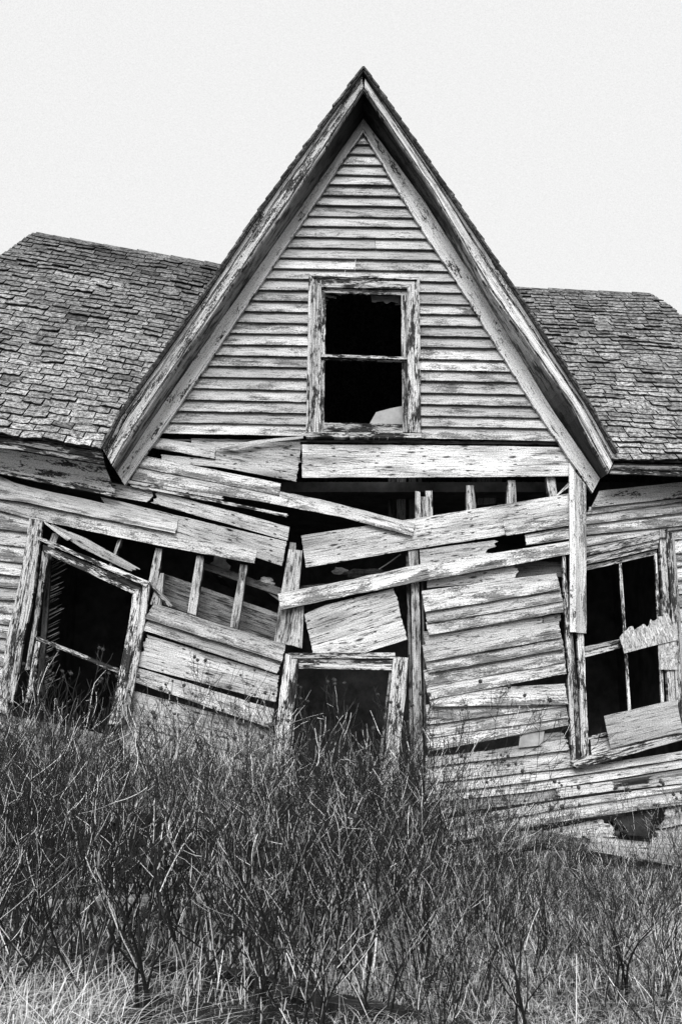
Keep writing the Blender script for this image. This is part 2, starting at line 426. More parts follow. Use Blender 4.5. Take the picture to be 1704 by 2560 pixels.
# cross-gable roof slopes
def patch_roof(name, c00, c10, c01, c11, rows, tabs, tn):
    mb = MB()
    nrm = (c10-c00).cross(c01-c00).normalized()
    if nrm.z < 0: nrm = -nrm
    def P(u, t): return c00.lerp(c10, u).lerp(c01.lerp(c11, u), t)
    for r in range(rows):
        ln = (P(1, r/rows)-P(0, r/rows)).length; nt = max(1, int(ln/.24))
        for i in range(nt):
            u0, u1 = (i+(.5 if r % 2 and i else 0))/nt, min(1, (i+1+(.5 if r % 2 else 0))/nt)-.01
            lf = rnd.uniform(.008, .02); tt = rnd.uniform(.6, 1.1)*tn
            ov = rnd.uniform(-.006, .014) if i == 0 else 0
            ex = (P(0, r/rows)-P(1, r/rows)).normalized()*ov if i == 0 else Vector()
            a, b_ = P(u0, r/rows)+nrm*lf+ex, P(u1, r/rows)+nrm*lf
            c_, d_ = P(u1, min(1, (r+1.2)/rows))+nrm*.002, P(u0, min(1, (r+1.2)/rows))+nrm*.002+ex
            mb.quadface([a, b_, c_, d_], tt); mb.quadface([a-nrm*.012, b_-nrm*.012, b_, a], tt*.3)
            if i == 0: mb.quadface([a-nrm*.018, a, d_, d_-nrm*.018], tt*.5)
    dn = nrm*-.015; dn2 = nrm*-.03
    mb.quadface([c00, c10, c11, c01], .12)
    mb.quadface([c00+dn2, c01+dn2, c11+dn2, c10+dn2], .12)
    for q in range(8):
        mb.quadface([c00.lerp(c01, q/8)+dn2, c00.lerp(c01, (q+1)/8)+dn2, c00.lerp(c01, (q+1)/8), c00.lerp(c01, q/8)], .12)
    return mb.build(name, M['shingle'], house)
for sd in ('l', 'r'):
    O = rk[sd]['O']; top = unp((908, 168), 8.5)
    pts = [unp(p, 8.5) for p in O[1:]]
    chain = [top]+pts
    for i in range(len(chain)-1):
        hi, lo_ = chain[i], chain[i+1]
        def back(p): return Vector((p.x, min(11.7, 8.66+(p.z-3.9)*.95), p.z))
        hn = Vector((.006 if sd == 'r' else -.006, 0, .006))
        rows = max(1, int((hi-lo_).length/.127))
        patch_roof('gable_roof', lo_+hn, back(lo_)+hn, hi+hn, back(hi)+hn, rows, 1, .8)
# rear slopes, hip ends (closing the roof behind)
mb = MB()
pl, pr = Vector((lR0.x, YR, lzr(lR0.x))), Vector((lR1.x, YR, lzr(lR1.x)))
pm, pq = Vector((.3, YR, rzr(.3))), Vector((rR1.x, YR, rzr(rR1.x)))
bl, br = Vector((lhip(0), 14.6, 3.9)), Vector((rhip(0), 14.6, 3.7))
fl_, fr_ = Vector((lhip(0), YE, lze(lhip(0)))), Vector((rhip(0), YE, rze(rhip(0))))
mb.quadface([pl, pr, pm, pq], .3) if False else None
mb.quadface([bl, br, pm, pr], .3); mb.quadface([bl, pr, pl], .3); mb.quadface([br, pq, pm], .3)
mb.quadface([bl, pl, fl_], .3); mb.quadface([br, fr_, pq], .3)
at_ = unp((908, 172), 8.52); mb.quadface([at_, Vector((at_.x, 11.7, at_.z)), pr], .3); mb.quadface([at_, pm, Vector((at_.x, 11.7, at_.z))], .3)
mb.build('rear_roof', M['shingle'], house)
# ridge caps
for a, b_ in ((pl, pr), (pm, pq)):
    n = int((b_-a).length/.2); mb = MB()
    for i in range(n):
        p, q = a.lerp(b_, i/n), a.lerp(b_, (i+1.1)/n); z = Vector((0, 0, rnd.uniform(.015, .03)))
        mb.quadface([p+Vector((0, -.1, -.1))+z, q+Vector((0, -.1, -.1))+z*.5, q+z*.6, p+z], rnd.uniform(.5, 1)*.7)
        mb.quadface([p+z, q+z*.6, q+Vector((0, .1, -.1)), p+Vector((0, .1, -.1))], .4)
    mb.build('ridge_cap', M['shingle'], house)
# eaves
part('eave_fascia', M['frame'], house, S(0, 1086, 256, 1126), S(0, 1104, 260, 1148), Y=8.58, t=.03, e=(2.2, 0), tone=.35, rag=.006)
part('eave_fascia', M['frame'], house, S(0, 1102, 259, 1146), S(0, 1118, 262, 1160), Y=8.60, t=.03, e=(2.2, 0), tone=.8, rag=.004)
mb = MB(); A3 = ext([unp(p, 8.80) for p in S(0, 1121, 262, 1164)], 2.2, 0); B3 = ext([unp(p, 8.93) for p in S(0, 1172, 285, 1224)], 2.2, 0)
mb.board(A3, B3, t=.02, m=4, dirn=(0, 1, .3)); mb.build('eave_soffit', M['rake'], house)
part('eave_molding', M['rake'], house, S(0, 1171, 287, 1222), S(0, 1176, 288, 1232), Y=8.90, t=.03, e=(2.2, 0))
part('eave_molding', M['frame'], house, S(0, 1177, 289, 1233), S(0, 1184, 295, 1243), Y=8.885, t=.04, e=(2.2, 0), tone=.8, jag=(0, .05))
part('eave_fascia', M['frame'], house, S(1530, 1160, 1704, 1163), S(1526, 1172, 1704, 1178), Y=8.58, t=.03, e=(0, 2.2), tone=.45, rag=.006)
part('eave_fascia', M['frame'], house, S(1526, 1173, 1704, 1178), S(1523, 1183, 1704, 1191), Y=8.60, t=.03, e=(0, 2.2), tone=.8, rag=.004)

# ------------------------------------------------------------------ broken front wall
def clap(A, Bq, Y=8.965, e=(0, 0), tone=None, **kw):
    kw.setdefault('jag', (.008, .010))
    return part('clapboard', M['clap'], house, A, Bq, Y=Y, dy=(.02, -.02), t=.026, e=e, tone=tone or rnd.uniform(.88, 1.08), rag=.003, warp=.006, side=.5, **kw)
def sheath(A, Bq, Y=8.985, e=(0, 0), tone=None, mat='sheath', dy=(0, 0), **kw):
    kw.setdefault('jag', (.008, .012))
    return part('sheathing_board', M[mat], house, A, Bq, Y=Y, dy=dy, t=.022, e=e, tone=tone or rnd.uniform(.88, 1.08), warp=.005, side=.6, **kw)
def stud(A, Bq, Y=9.02, tone=None, mat='stud', **kw):
    return part('stud', M[mat], house, A, Bq, Y=Y, t=.085, tone=tone or rnd.uniform(.9, 1.15), warp=.004, side=.5, **kw)
# upper left, under the gable
clap(L(735, 82, 995, 124), L(688, 124, 990, 178))
sheath(L(880, 84, 1388, 96), L(880, 130, 1385, 196), Y=9.0, tone=.75, jag=(0, .02))
sheath(L(992, 128, 1378, 190), L(988, 180, 1372, 240), Y=8.98)
sheath(L(740, 158, 1000, 184, 1372, 234), L(740, 196, 1000, 214, 1364, 284), Y=8.972, tone=.85)
part('loose_lath', M['sheath'], house, L(985, 134, 1180, 92, 1395, 74), L(1085, 138, 1220, 104, 1395, 84), Y=8.93, t=.012)
clap(L(668, 163, 1294, 292), L(628, 214, 1287, 347), Y=8.955)
clap(S(344, 1166, 700, 1227, 860, 1262, 1038, 1310), S(328, 1199, 694, 1262, 852, 1292, 1032, 1340), Y=8.935)
part('trim_strip', M['rake'], house, L(560, 272, 1036, 348), L(560, 284, 1030, 366), Y=8.93, t=.02, jag=(0, .03))
part('trim_strip', M['frame'], house, L(600, 292, 1000, 366, 1330, 434), L(600, 306, 1000, 380, 1322, 446), Y=8.945, t=.02, tone=.9, jag=(0, .02))
sheath(L(490, 285, 722, 328), L(490, 345, 690, 380), jag=(0, .05), tone=.85)
sheath(L(715, 325, 1332, 492), L(690, 378, 1322, 556), jag=(.04, 0), Y=8.988)
sheath(L(460, 352, 820, 440, 1322, 560), L(480, 385, 820, 515, 1300, 672), Y=8.982)
clap(L(0, 258, 100, 300, 460, 378, 826, 458), L(0, 362, 130, 380, 460, 452, 808, 521), Y=8.955, e=(1.6, 0))
clap(L(0, 360, 430, 440, 1189, 590), L(0, 416, 135, 452, 700, 572, 1172, 659), Y=8.968, e=(1.6, 0))
# clapboards left of the left window
ys = [(412, 450), (425, 462), (500, 520), (570, 590), (645, 660), (708, 720), (768, 775), (826, 828), (882, 890), (938, 946), (1000, 1010), (1065, 1075), (1130, 1140), (1200, 1215), (1270, 1285), (1345, 1360)]
for (a, b_), (c_, d_) in zip(ys[1:], ys[2:]):
    cx = lambda y: max(14, 135-(y-455)*.165)+25
    clap(L(0, a-8, cx(b_), b_-8), L(0, c_, cx(d_), d_), Y=8.972, e=(1.6, 0))
# left window
win = MB()
B(win, L(136, 452, 98, 700, 34, 992, 0, 1260), L(168, 455, 128, 700, 68, 1020, 34, 1300), Y=8.925, t=.05, tone=1)
B(win, L(168, 455, 130, 700, 70, 1020, 38, 1300), L(196, 460, 156, 800, 98, 1060, 62, 1300), Y=8.94, t=.05, tone=.8)
B(win, L(168, 530, 690, 744), L(172, 548, 672, 766), Y=8.90, t=.06, tone=.9)
B(win, L(200, 572, 660, 762), L(196, 606, 612, 800), Y=8.935, t=.05, tone=.95)
B(win, L(612, 765, 598, 900, 545, 1190, 500, 1400), L(655, 770, 640, 900, 588, 1200, 540, 1400), Y=8.94, t=.05, tone=.9)
B(win, L(656, 762, 642, 900, 590, 1200, 545, 1400), L(690, 748, 668, 920, 622, 1200, 580, 1400), Y=8.92, t=.05, tone=.95)
w1 = win.build('window', M['frame'], house); w1['label'] = 'left window leaning sideways with no glass'
s_ = MB()
B(s_, L(196, 600, 165, 850, 118, 1150), L(212, 640, 182, 850, 138, 1150), Y=8.99, t=.04, tone=.6)
B(s_, L(212, 625, 200, 680, 150, 1000), L(224, 630, 212, 680, 165, 1000), Y=9.0, t=.03)
B(s_, L(165, 992, 556, 1146), L(168, 1010, 546, 1166), Y=8.99, t=.04, tone=.8)
B(s_, L(165, 1015, 118, 1300), L(188, 1022, 140, 1300), Y=8.99, t=.04, tone=.9)
s_.build('sash', M['frame'], w1)
mb = MB()
for i in range(52):
    y = 640+i*12+rnd.uniform(-3, 3); x0 = 205-(i*1.0)+rnd.uniform(-6, 30)
    ln = rnd.uniform(50, 105); sl = -rnd.uniform(.42, .56)
    a = L(x0, y, x0+ln, y+ln*sl); b_ = L(x0, y+5, x0+ln, y+ln*sl+3)
    B(mb, a, b_, Y=9.22+.001*i, t=.008, tone=rnd.choice((.3, .5, .8, 1.3)), m=1, jag=(.01, .03))
B(mb, L(215, 640, 170, 1250), L(238, 640, 196, 1250), Y=9.2, t=.04, tone=.5)
mb.build('lath_wall', M['panel'], house)
# gap above the left window
part('loose_lath', M['pale'], house, L(200, 462, 330, 545), L(208, 478, 310, 556), Y=8.93, t=.015)
part('loose_board', M['sheath'], house, L(235, 478, 400, 545, 655, 690), L(250, 510, 380, 590, 600, 696), Y=8.96, t=.02, jag=(0, .05), tone=.8)
stud(L(545, 548, 498, 680), L(560, 548, 510, 682), Y=9.0, tone=1)
stud(L(240, 520, 200, 640), L(275, 520, 235, 640), Y=9.05, tone=.8)
stud(L(716, 588, 683, 748), L(747, 592, 722, 772), tone=.9)
stud(L(738, 704, 690, 848), L(754, 704, 742, 862), tone=.8, Y=9.0)
stud(L(905, 622, 862, 885), L(939, 628, 902, 900))
stud(L(1106, 662, 1058, 952), L(1139, 668, 1094, 962))
part('window_return', M['frame'], house, L(690, 745, 800, 850), L(690, 765, 790, 870), Y=8.97, t=.02, tone=.5, jag=(0, .05))
# interior boarding seen behind the studs
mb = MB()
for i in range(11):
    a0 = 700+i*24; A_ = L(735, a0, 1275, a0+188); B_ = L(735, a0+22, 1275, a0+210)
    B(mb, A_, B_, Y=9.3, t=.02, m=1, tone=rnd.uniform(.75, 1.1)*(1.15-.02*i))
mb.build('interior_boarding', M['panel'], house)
# centre post pair
stud(C(325, 798, 318, 850), C(365, 802, 362, 850), Y=9.05, tone=.6)
stud(C(318, 844, 268, 1120, 220, 1445), C(408, 852, 385, 1100, 326, 1472), Y=8.99)
stud(C(352, 1225, 324, 1468), C(416, 1212, 404, 1492), Y=8.975, tone=1.1)
# middle left clapboards
clap(L(706, 843, 1316, 1034), L(664, 912, 1300, 1112), Y=8.94)
clap(L(682, 908, 1302, 1104), L(656, 966, 1275, 1168), Y=8.955)
sheath(L(668, 985, 1290, 1178), L(645, 1068, 1282, 1224), tone=1.1, jag=(.03, .02))
sheath(L(650, 1066, 1282, 1222), L(632, 1132, 1272, 1300), tone=1.1)
clap(L(636, 1140, 1262, 1330), L(618, 1205, 1250, 1420), Y=8.96)
for i in range(7):
    y = 1250+i*78
    sheath(L(560, y-20, 1270, y+175), L(545, y+56, 1262, y+251), Y=9.04+.006*i, tone=.9-.05*i, mat='pale', jag=(.05, .03))
for i in range(5):
    y = 1400+i*80
    sheath(L(-50, y-60, 560, y+60), L(-50, y+16, 545, y+136), Y=9.0, tone=.5, jag=(0, .05), e=(1.4, 0))
# ---- centre / right upper
sheath(S(753, 1111, 1090, 1113, 1400, 1118, 1440, 1122), S(754, 1194, 1090, 1193, 1440, 1190), Y=8.962, tone=1.12)
mb = MB(); B(mb, S(330, 1097, 1420, 1104), S(330, 1101, 1440, 1112), Y=9.0, t=.03, tone=.3); mb.build('gable_plate', M['stud'], house)
st = MB(); B(st, C(1145, 462, 1142, 660), C(1175, 470, 1180, 660), Y=9.03, t=.08); B(st, C(1182, 500, 1182, 660), C(1230, 500, 1230, 660), Y=9.02, t=.08, tone=1.05); B(st, C(1208, 462, 1232, 660), C(1254, 462, 1258, 660), Y=9.04, t=.08)
st.build('stud', M['stud'], house)
stud(R(575, 300, 577, 430), R(612, 300, 622, 430)); stud(R(766, 276, 762, 400), R(800, 276, 808, 400)); stud(R(942, 262, 958, 370), R(984, 262, 996, 370))
part('loose_lath', M['pale'], house, R(982, 352, 1050, 282), R(990, 352, 1050, 306), Y=8.98, t=.01)
for q in ((218, 252, .35), (255, 300, .8), (312, 345, .5), (352, 372, .55), (602, 622, .5), (714, 740, .9)):
    stud(R(q[0], 250, q[0], 480), R(q[1], 250, q[1]-4, 480), Y=9.7+q[0]*.0004, tone=q[2], mat='panel')
mb = MB(); B(mb, R(625, 262, 625, 392), R(712, 262, 712, 384), Y=9.75, t=.02, tone=.9); mb.build('interior_panel', M['panel'], house)
sheath(S(751, 1339, 1029, 1297, 1245, 1263, 1425, 1233), S(763, 1419, 1050, 1370, 1260, 1338, 1425, 1312), Y=8.972, tone=1.08)
clap(R(740, 460, 1052, 413), R(758, 532, 1052, 484), Y=8.95); clap(R(840, 528, 1052, 486), R(850, 576, 1052, 548), Y=8.955)
sheath(R(360, 597, 756, 546), R(365, 668, 700, 620), Y=8.99, jag=(0, .12))
clap(S(692, 1484, 852, 1454, 1031, 1414, 1250, 1380, 1425, 1352), S(700, 1525, 852, 1493, 1042, 1455, 1298, 1409, 1425, 1384), Y=8.92)
mb = MB(); B(mb, R(560, 630, 1010, 655), R(560, 760, 1020, 720), Y=9.06, t=.02, tone=.5); mb.build('interior_panel', M['panel'], house)
# tilted sheathing pieces above the door
sheath(C(414, 1270, 545, 1212, 1006, 1098), C(438, 1370, 1034, 1182), Y=8.965, tone=1.02)
sheath(C(438, 1371, 1034, 1183), C(464, 1474, 1056, 1300), Y=8.967, tone=1.08)
sheath(C(464, 1476, 1058, 1302), C(474, 1545, 760, 1535, 1097, 1432), Y=8.963, tone=1.12)
# long studs
stud(R(308, 598, 322, 760, 336, 1630), R(352, 598, 359, 760, 378, 1630), Y=8.99, tone=1.1)
stud(R(298, 598, 306, 900, 318, 1630), R(307, 598, 318, 900, 333, 1630), Y=9.06, tone=.5)
stud(R(362, 598, 372, 900, 384, 1500), R(372, 598, 380, 900, 396, 1500), Y=9.05, tone=.25)
# door
dr = MB()
B(dr, C(296, 1522, 1012, 1518), C(330, 1556, 1012, 1556), Y=8.93, t=.05, tone=.9)
B(dr, C(384, 1556, 996, 1572), C(384, 1588, 992, 1592), Y=8.95, t=.05, tone=.7); B(dr, C(384, 1589, 992, 1594), C(384, 1622, 990, 1634), Y=8.94, t=.05, tone=1)
B(dr, C(296, 1524, 262, 1760, 226, 2091, 200, 2400), C(336, 1540, 312, 1760, 278, 2091, 255, 2400), Y=8.92, t=.05, tone=.95)
B(dr, C(337, 1540, 313, 1760, 279, 2091, 256, 2400), C(385, 1560, 368, 1760, 330, 2091, 305, 2400), Y=8.935, t=.07, tone=.9)
B(dr, C(1000, 1545, 982, 1760, 952, 2091, 925, 2400), C(1060, 1550, 1048, 1760, 1010, 2091, 985, 2400), Y=8.93, t=.06, tone=.95)
B(dr, C(1061, 1550, 1049, 1760, 1011, 2091, 986, 2400), C(1096, 1552, 1084, 1760, 1046, 2091, 1022, 2400), Y=8.915, t=.06, tone=.9)
B(dr, C(975, 1640, 950, 1850, 920, 2091, 895, 2400), C(990, 1640, 968, 1850, 938, 2091, 912, 2400), Y=8.98, t=.06, tone=.4)
d0 = dr.build('door_frame', M['frame'], house)
# right-hand clapboard stack
sheath(R(395, 735, 700, 690, 826, 668), R(395, 772, 700, 745, 810, 730), Y=8.99, jag=(0, .06))
clap(R(368, 786, 992, 704), R(384, 882, 1010, 780), Y=8.955)
clap(R(384, 876, 1010, 774), R(394, 936, 1022, 832), Y=8.962)
clap(R(388, 930, 1022, 826), R(400, 990, 1026, 882), Y=8.955)
sheath(R(372, 975, 930, 898), R(385, 1032, 930, 960), tone=.9); sheath(R(925, 905, 1012, 890), R(930, 940, 1012, 925), tone=.4)
clap(R(371, 1036, 1002, 922), R(384, 1112, 1015, 1000), Y=8.95)
clap(R(380, 1104, 1015, 994), R(400, 1163, 1028, 1052), Y=8.955)
clap(R(376, 1150, 1028, 1050), R(388, 1228, 1032, 1114), Y=8.975, tone=.85)
clap(R(385, 1220, 1032, 1108), R(404, 1286, 1038, 1166), Y=8.955)
clap(R(405, 1292, 560, 1240, 1030, 1212), R(412, 1318, 1046, 1308), Y=8.94, tone=1.1)
clap(R(388, 1310, 1020, 1290), R(390, 1402, 1035, 1316), Y=8.975, tone=.95)
clap(G(388, 210, 1034, 112), G(392, 268, 1046, 172), Y=8.965)
clap(G(388, 262, 1046, 160), G(400, 330, 1048, 208), Y=8.955)
T = dict(dy=(.022, -.02))
sheath(G(385, 356, 700, 322, 1035, 262), G(385, 402, 1060, 320), tone=.72, jag=(.02, .03), **T)
sheath(G(830, 262, 1020, 236), G(830, 300, 1035, 268), tone=.45, Y=9.0, jag=(.05, .02))
mb = MB(); B(mb, G(822, 250, 935, 234), G(815, 312, 925, 300), Y=8.955, t=.004, tone=1.3); mb.build('torn_building_paper', M['card'], house)
sheath(G(385, 404, 1060, 324), G(385, 478, 1100, 398), tone=1.04, **T)
sheath(G(383, 482, 1095, 402, 1568, 326), G(388, 528, 920, 462, 1568, 362), tone=.95, e=(0, 1.6), **T)
sheath(G(386, 530, 920, 465, 1568, 366), G(390, 566, 905, 510, 1568, 404), tone=1.08, e=(0, 1.6), jag=(.04, 0), **T)
sheath(G(395, 568, 905, 514, 1568, 410), G(430, 620, 1000, 548, 1568, 440), tone=.62, e=(0, 1.6), Y=9.0, jag=(.03, 0))
sheath(G(1250, 470, 1568, 432), G(1245, 510, 1568, 476), tone=.8, Y=8.985, e=(0, 1.6), jag=(.06, 0), **T)
sheath(G(980, 502, 1260, 464), G(985, 546, 1262, 506), tone=1.2, Y=8.965, jag=(.05, .03), mat='pale')
part('hole_sheet', M['hole_dark'], house, G(1240, 470, 1450, 436), G(1250, 492, 1440, 470), Y=8.96, t=.004, jag=(.08, .1), warp=.02)  # added dark sheet painting the blackness of a small hole in the wall
clap(G(430, 648, 1000, 556, 1568, 480), G(450, 696, 1000, 594, 1568, 508), e=(0, 1.6), jag=(.1, 0))
clap(G(450, 694, 1000, 592, 1568, 504), G(470, 756, 1000, 652, 1568, 572), e=(0, 1.6), Y=8.955, jag=(.05, 0))
sheath(G(480, 770, 900, 700, 1225, 634), G(500, 826, 900, 764, 1292, 716), tone=1.05, jag=(.04, .1), mat='pale', **T)
sheath(G(1480, 600, 1568, 578), G(1440, 690, 1568, 664), tone=1.05, e=(0, 1.6), jag=(.08, 0), mat='pale', **T)
sheath(G(1430, 694, 1568, 672), G(1410, 755, 1568, 764), tone=.95, e=(0, 1.6), jag=(.06, 0), Y=8.98, mat='pale', **T)
part('hole_sheet', M['hole_dark'], house, G(1225, 640, 1480, 590), G(1300, 715, 1420, 720), Y=9.05, t=.004, jag=(.08, .1), warp=.05)  # dark sheet put in for the shade of the gap between these boards
part('loose_board', M['stud'], house, G(640, 720, 900, 690, 1130, 735), G(640, 760, 900, 760, 1120, 790), Y=8.93, t=.03, tone=.6)
part('sill_beam', M['sheath'], house, G(1110, 718, 1568, 770), G(1100, 778, 1568, 862), Y=8.9, t=.14, tone=1.05, e=(0, 1.6), jag=(.08, 0))
sheath(G(380, 800, 700, 800), G(400, 850, 720, 850), tone=.7, Y=8.94, mat='pale')
# right of the hanging plank
part('frieze_board', M['rake'], house, S(1497, 1227, 1704, 1205), S(1477, 1268, 1704, 1243), Y=8.945, t=.025, e=(0, 1.6))
rows = [((1120, 425), (1568, 372)), ((1120, 480), (1568, 425)), ((1120, 528), (1568, 486)), ((1120, 580), (1568, 500))]
clap(R(1140, 400, 1568, 362), R(1125, 436, 1568, 378), Y=8.975, e=(0, 1.6), tone=.9)
for a, b_ in zip(rows, rows[1:]):
    clap(R(*a[0], *a[1]), R(*b_[0], *b_[1]), Y=8.968, e=(0, 1.6))
clap(R(1120, 575, 1460, 500), R(1120, 606, 1460, 520), Y=8.968)
ys = [485, 548, 612, 675, 738, 800, 862, 925, 985, 1045, 1105, 1165, 1228, 1290, 1350, 1410, 1465]
for a, b_ in zip(ys, ys[1:]):
    x0 = 1500+(a-485)*.05
    clap(R(x0, a-2, 1568, a-8), R(x0, b_+5, 1568, b_-2), Y=8.972, e=(0, 1.6))
# hanging corner plank
part('hanging_board', M['rake'], house, R(1048, 195, 1051, 600, 1052, 976), R(1070, 230, 1080, 600, 1080, 976), Y=8.90, t=.03, tone=1.05)
part('hanging_board', M['clap'], house, R(1070, 230, 1080, 600, 1080, 978), R(1126, 300, 1127, 600, 1128, 982), Y=8.895, t=.03)
# right window
rw = MB()
B(rw, R(1016, 612, 1030, 900, 1044, 1200, 1060, 1570), R(1030, 612, 1048, 900, 1064, 1200, 1078, 1570), Y=8.93, t=.06, tone=.8)
B(rw, R(1044, 960, 1060, 1200, 1078, 1570), R(1060, 960, 1086, 1200, 1098, 1570), Y=8.95, t=.06, tone=.45)
B(rw, R(1084, 960, 1094, 1200, 1106, 1570), R(1116, 960, 1124, 1200, 1140, 1572), Y=8.93, t=.06, tone=1.05)
B(rw, R(1125, 600, 1472, 508), R(1125, 628, 1468, 545), Y=8.92, t=.05, tone=.95)
B(rw, R(1125, 632, 1462, 548), R(1125, 664, 1455, 590), Y=8.94, t=.05, tone=.85)
B(rw, R(1464, 530, 1478, 900, 1508, 1330), R(1490, 526, 1512, 900, 1540, 1330), Y=8.94, t=.06, tone=.9)
B(rw, R(1494, 516, 1520, 900, 1548, 1400), R(1516, 516, 1546, 900, 1575, 1400), Y=8.92, t=.05, tone=.95)
B(rw, R(1518, 518, 1548, 900, 1577, 1400), R(1530, 520, 1560, 900, 1590, 1400), Y=8.93, t=.05, tone=.7)
B(rw, R(1464, 496, 1466, 540), R(1500, 498, 1500, 540), Y=8.905, t=.07, tone=.6, jag=(.03, 0))
w2 = rw.build('window', M['frame'], house); w2['label'] = 'right window with thin glazing bars, partly boarded over'
mb = MB(); B(mb, G(1056, 372, 1220, 330, 1568, 246), G(1072, 412, 1110, 402, 1568, 276), Y=8.89, t=.1, tone=1., e=(0, .05), jag=(.03, 0)); mb.build('sill', M['frame'], w2)
mb = MB()
B(mb, R(1125, 672, 1450, 598), R(1125, 692, 1450, 618), Y=8.99, t=.03)
B(mb, R(1272, 590, 1295, 950, 1320, 1345), R(1284, 590, 1308, 950, 1332, 1345), Y=9.0, t=.02)
B(mb, R(1112, 1044, 1300, 1003), R(1112, 1066, 1300, 1022), Y=8.98, t=.04, tone=.7); B(mb, R(1112, 1070, 1300, 1024), R(1112, 1094, 1300, 1044), Y=8.99, t=.04)
B(mb, R(1440, 612, 1456, 950, 1474, 1345), R(1452, 612, 1468, 950, 1487, 1345), Y=8.985, t=.03)
B(mb, G(1130, 262, 1225, 240), G(1135, 275, 1225, 252), Y=8.98, t=.03)
mb.build('sash', M['frame'], w2)
sheath(G(1145, 275, 1230, 265, 1568, 190), G(1150, 370, 1240, 330, 1568, 250), Y=8.965, tone=1.)
# upper window
uw = MB(); f = dict(t=.05)
B(uw, W(213, 143, 202, 900, 184, 1776), W(238, 170, 226, 900, 210, 1776), Y=8.905, **f); B(uw, W(238, 170, 226, 900, 212, 1776), W(258, 190, 246, 900, 238, 1776), Y=8.917, tone=.85, **f)
B(uw, W(260, 196, 250, 900, 240, 1774), W(342, 204, 334, 900, 332, 1774), Y=8.925, tone=.85, **f)
B(uw, W(213, 143, 1352, 183), W(236, 164, 1330, 200), Y=8.904, **f); B(uw, W(236, 165, 1330, 201), W(256, 186, 1304, 216), Y=8.916, tone=.5, **f)
B(uw, W(262, 196, 1302, 222), W(342, 276, 1226, 298), Y=8.926, **f)
B(uw, W(1226, 228, 1228, 900, 1236, 1776), W(1304, 222, 1308, 900, 1316, 1778), Y=8.925, tone=.95, **f)
B(uw, W(1304, 214, 1308, 900, 1318, 1778), W(1328, 200, 1334, 900, 1344, 1780), Y=8.917, tone=.9, **f); B(uw, W(1328, 199, 1334, 900, 1344, 1780), W(1354, 183, 1360, 900, 1370, 1784), Y=8.905, **f)
w3 = uw.build('window', M['frame'], house); w3['label'] = 'upper gable window of two empty sashes'
mb = MB(); B(mb, W(183, 1772, 1372, 1790), W(183, 1822, 1372, 1834), Y=8.88, t=.09, tone=.85); mb.build('sill', M['frame'], w3)
mb = MB()
B(mb, W(342, 282, 1226, 300), W(342, 336, 1226, 364), Y=8.965, t=.03, tone=.9)
B(mb, W(342, 336, 334, 1000), W(384, 336, 380, 1000), Y=8.964, t=.03, tone=.9); B(mb, W(1170, 362, 1174, 1010), W(1226, 362, 1228, 1026), Y=8.964, t=.03, tone=.8)
B(mb, W(332, 968, 1226, 1000), W(332, 998, 1226, 1026), Y=8.955, t=.04, tone=1.)
B(mb, W(380, 335, 376, 970), W(387, 335, 383, 970), Y=8.958, t=.01, tone=1.3); B(mb, W(1166, 362, 1168, 995), W(1173, 362, 1175, 995), Y=8.958, t=.01, tone=1.3)
mb.build('sash', M['frame'], w3)
mb = MB()
B(mb, W(332, 1004, 1226, 1030), W(332, 1026, 1226, 1052), Y=8.985, t=.03, tone=.6)
B(mb, W(334, 1030, 328, 1776), W(378, 1030, 370, 1776), Y=8.985, t=.03, tone=.75); B(mb, W(1172, 1046, 1180, 1776), W(1226, 1046, 1230, 1776), Y=8.985, t=.03, tone=.75)
B(mb, W(371, 1676, 1180, 1694), W(365, 1772, 1182, 1784), Y=8.983, t=.03, tone=.6)
mb.build('sash', M['frame'], w3)

# ------------------------------------------------------------------ house shell (dark inside)
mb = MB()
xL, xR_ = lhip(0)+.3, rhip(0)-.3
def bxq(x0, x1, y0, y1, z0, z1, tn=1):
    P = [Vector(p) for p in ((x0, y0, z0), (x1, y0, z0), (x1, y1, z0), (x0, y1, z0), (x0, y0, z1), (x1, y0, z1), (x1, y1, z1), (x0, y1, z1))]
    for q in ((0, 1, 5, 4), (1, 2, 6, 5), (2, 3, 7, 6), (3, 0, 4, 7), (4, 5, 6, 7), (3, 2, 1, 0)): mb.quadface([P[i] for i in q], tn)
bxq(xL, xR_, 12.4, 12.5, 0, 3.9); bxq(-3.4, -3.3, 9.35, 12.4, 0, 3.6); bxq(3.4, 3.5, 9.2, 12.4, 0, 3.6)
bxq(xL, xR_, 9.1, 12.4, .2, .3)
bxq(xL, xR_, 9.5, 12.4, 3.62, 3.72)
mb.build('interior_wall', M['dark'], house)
mb = MB()
for x, s0 in ((xL, -1), (xR_, 1)):
    for i in range(31):
        z0 = .35+i*.112
        A3 = [Vector((x, 9.0, z0+.12)), Vector((x, 14.3, z0+.12))]; B3 = [Vector((x+s0*.02, 9.0, z0)), Vector((x+s0*.02, 14.3, z0))]
        mb.board(A3, B3, t=.014, m=2, seg=.6, dirn=(-s0, 0, 0), tone=rnd.uniform(.85, 1.05))
    s1 = x; 
for i in range(31):
    z0 = .35+i*.112
    mb.board([Vector((xL, 14.3, z0+.12)), Vector((xR_, 14.3, z0+.12))], [Vector((xL, 14.32, z0)), Vector((xR_, 14.32, z0))], t=.014, m=2, seg=.6, dirn=(0, -1, 0))
    for a, b_ in ((xL, -4.3), (4.3, xR_)):
        mb.board([Vector((a, 8.985, z0+.12)), Vector((b_, 8.985, z0+.12))], [Vector((a, 8.965, z0)), Vector((b_, 8.965, z0))], t=.014, m=2, seg=.4)
mb.build('side_wall', M['gable'], house)
mb = MB()
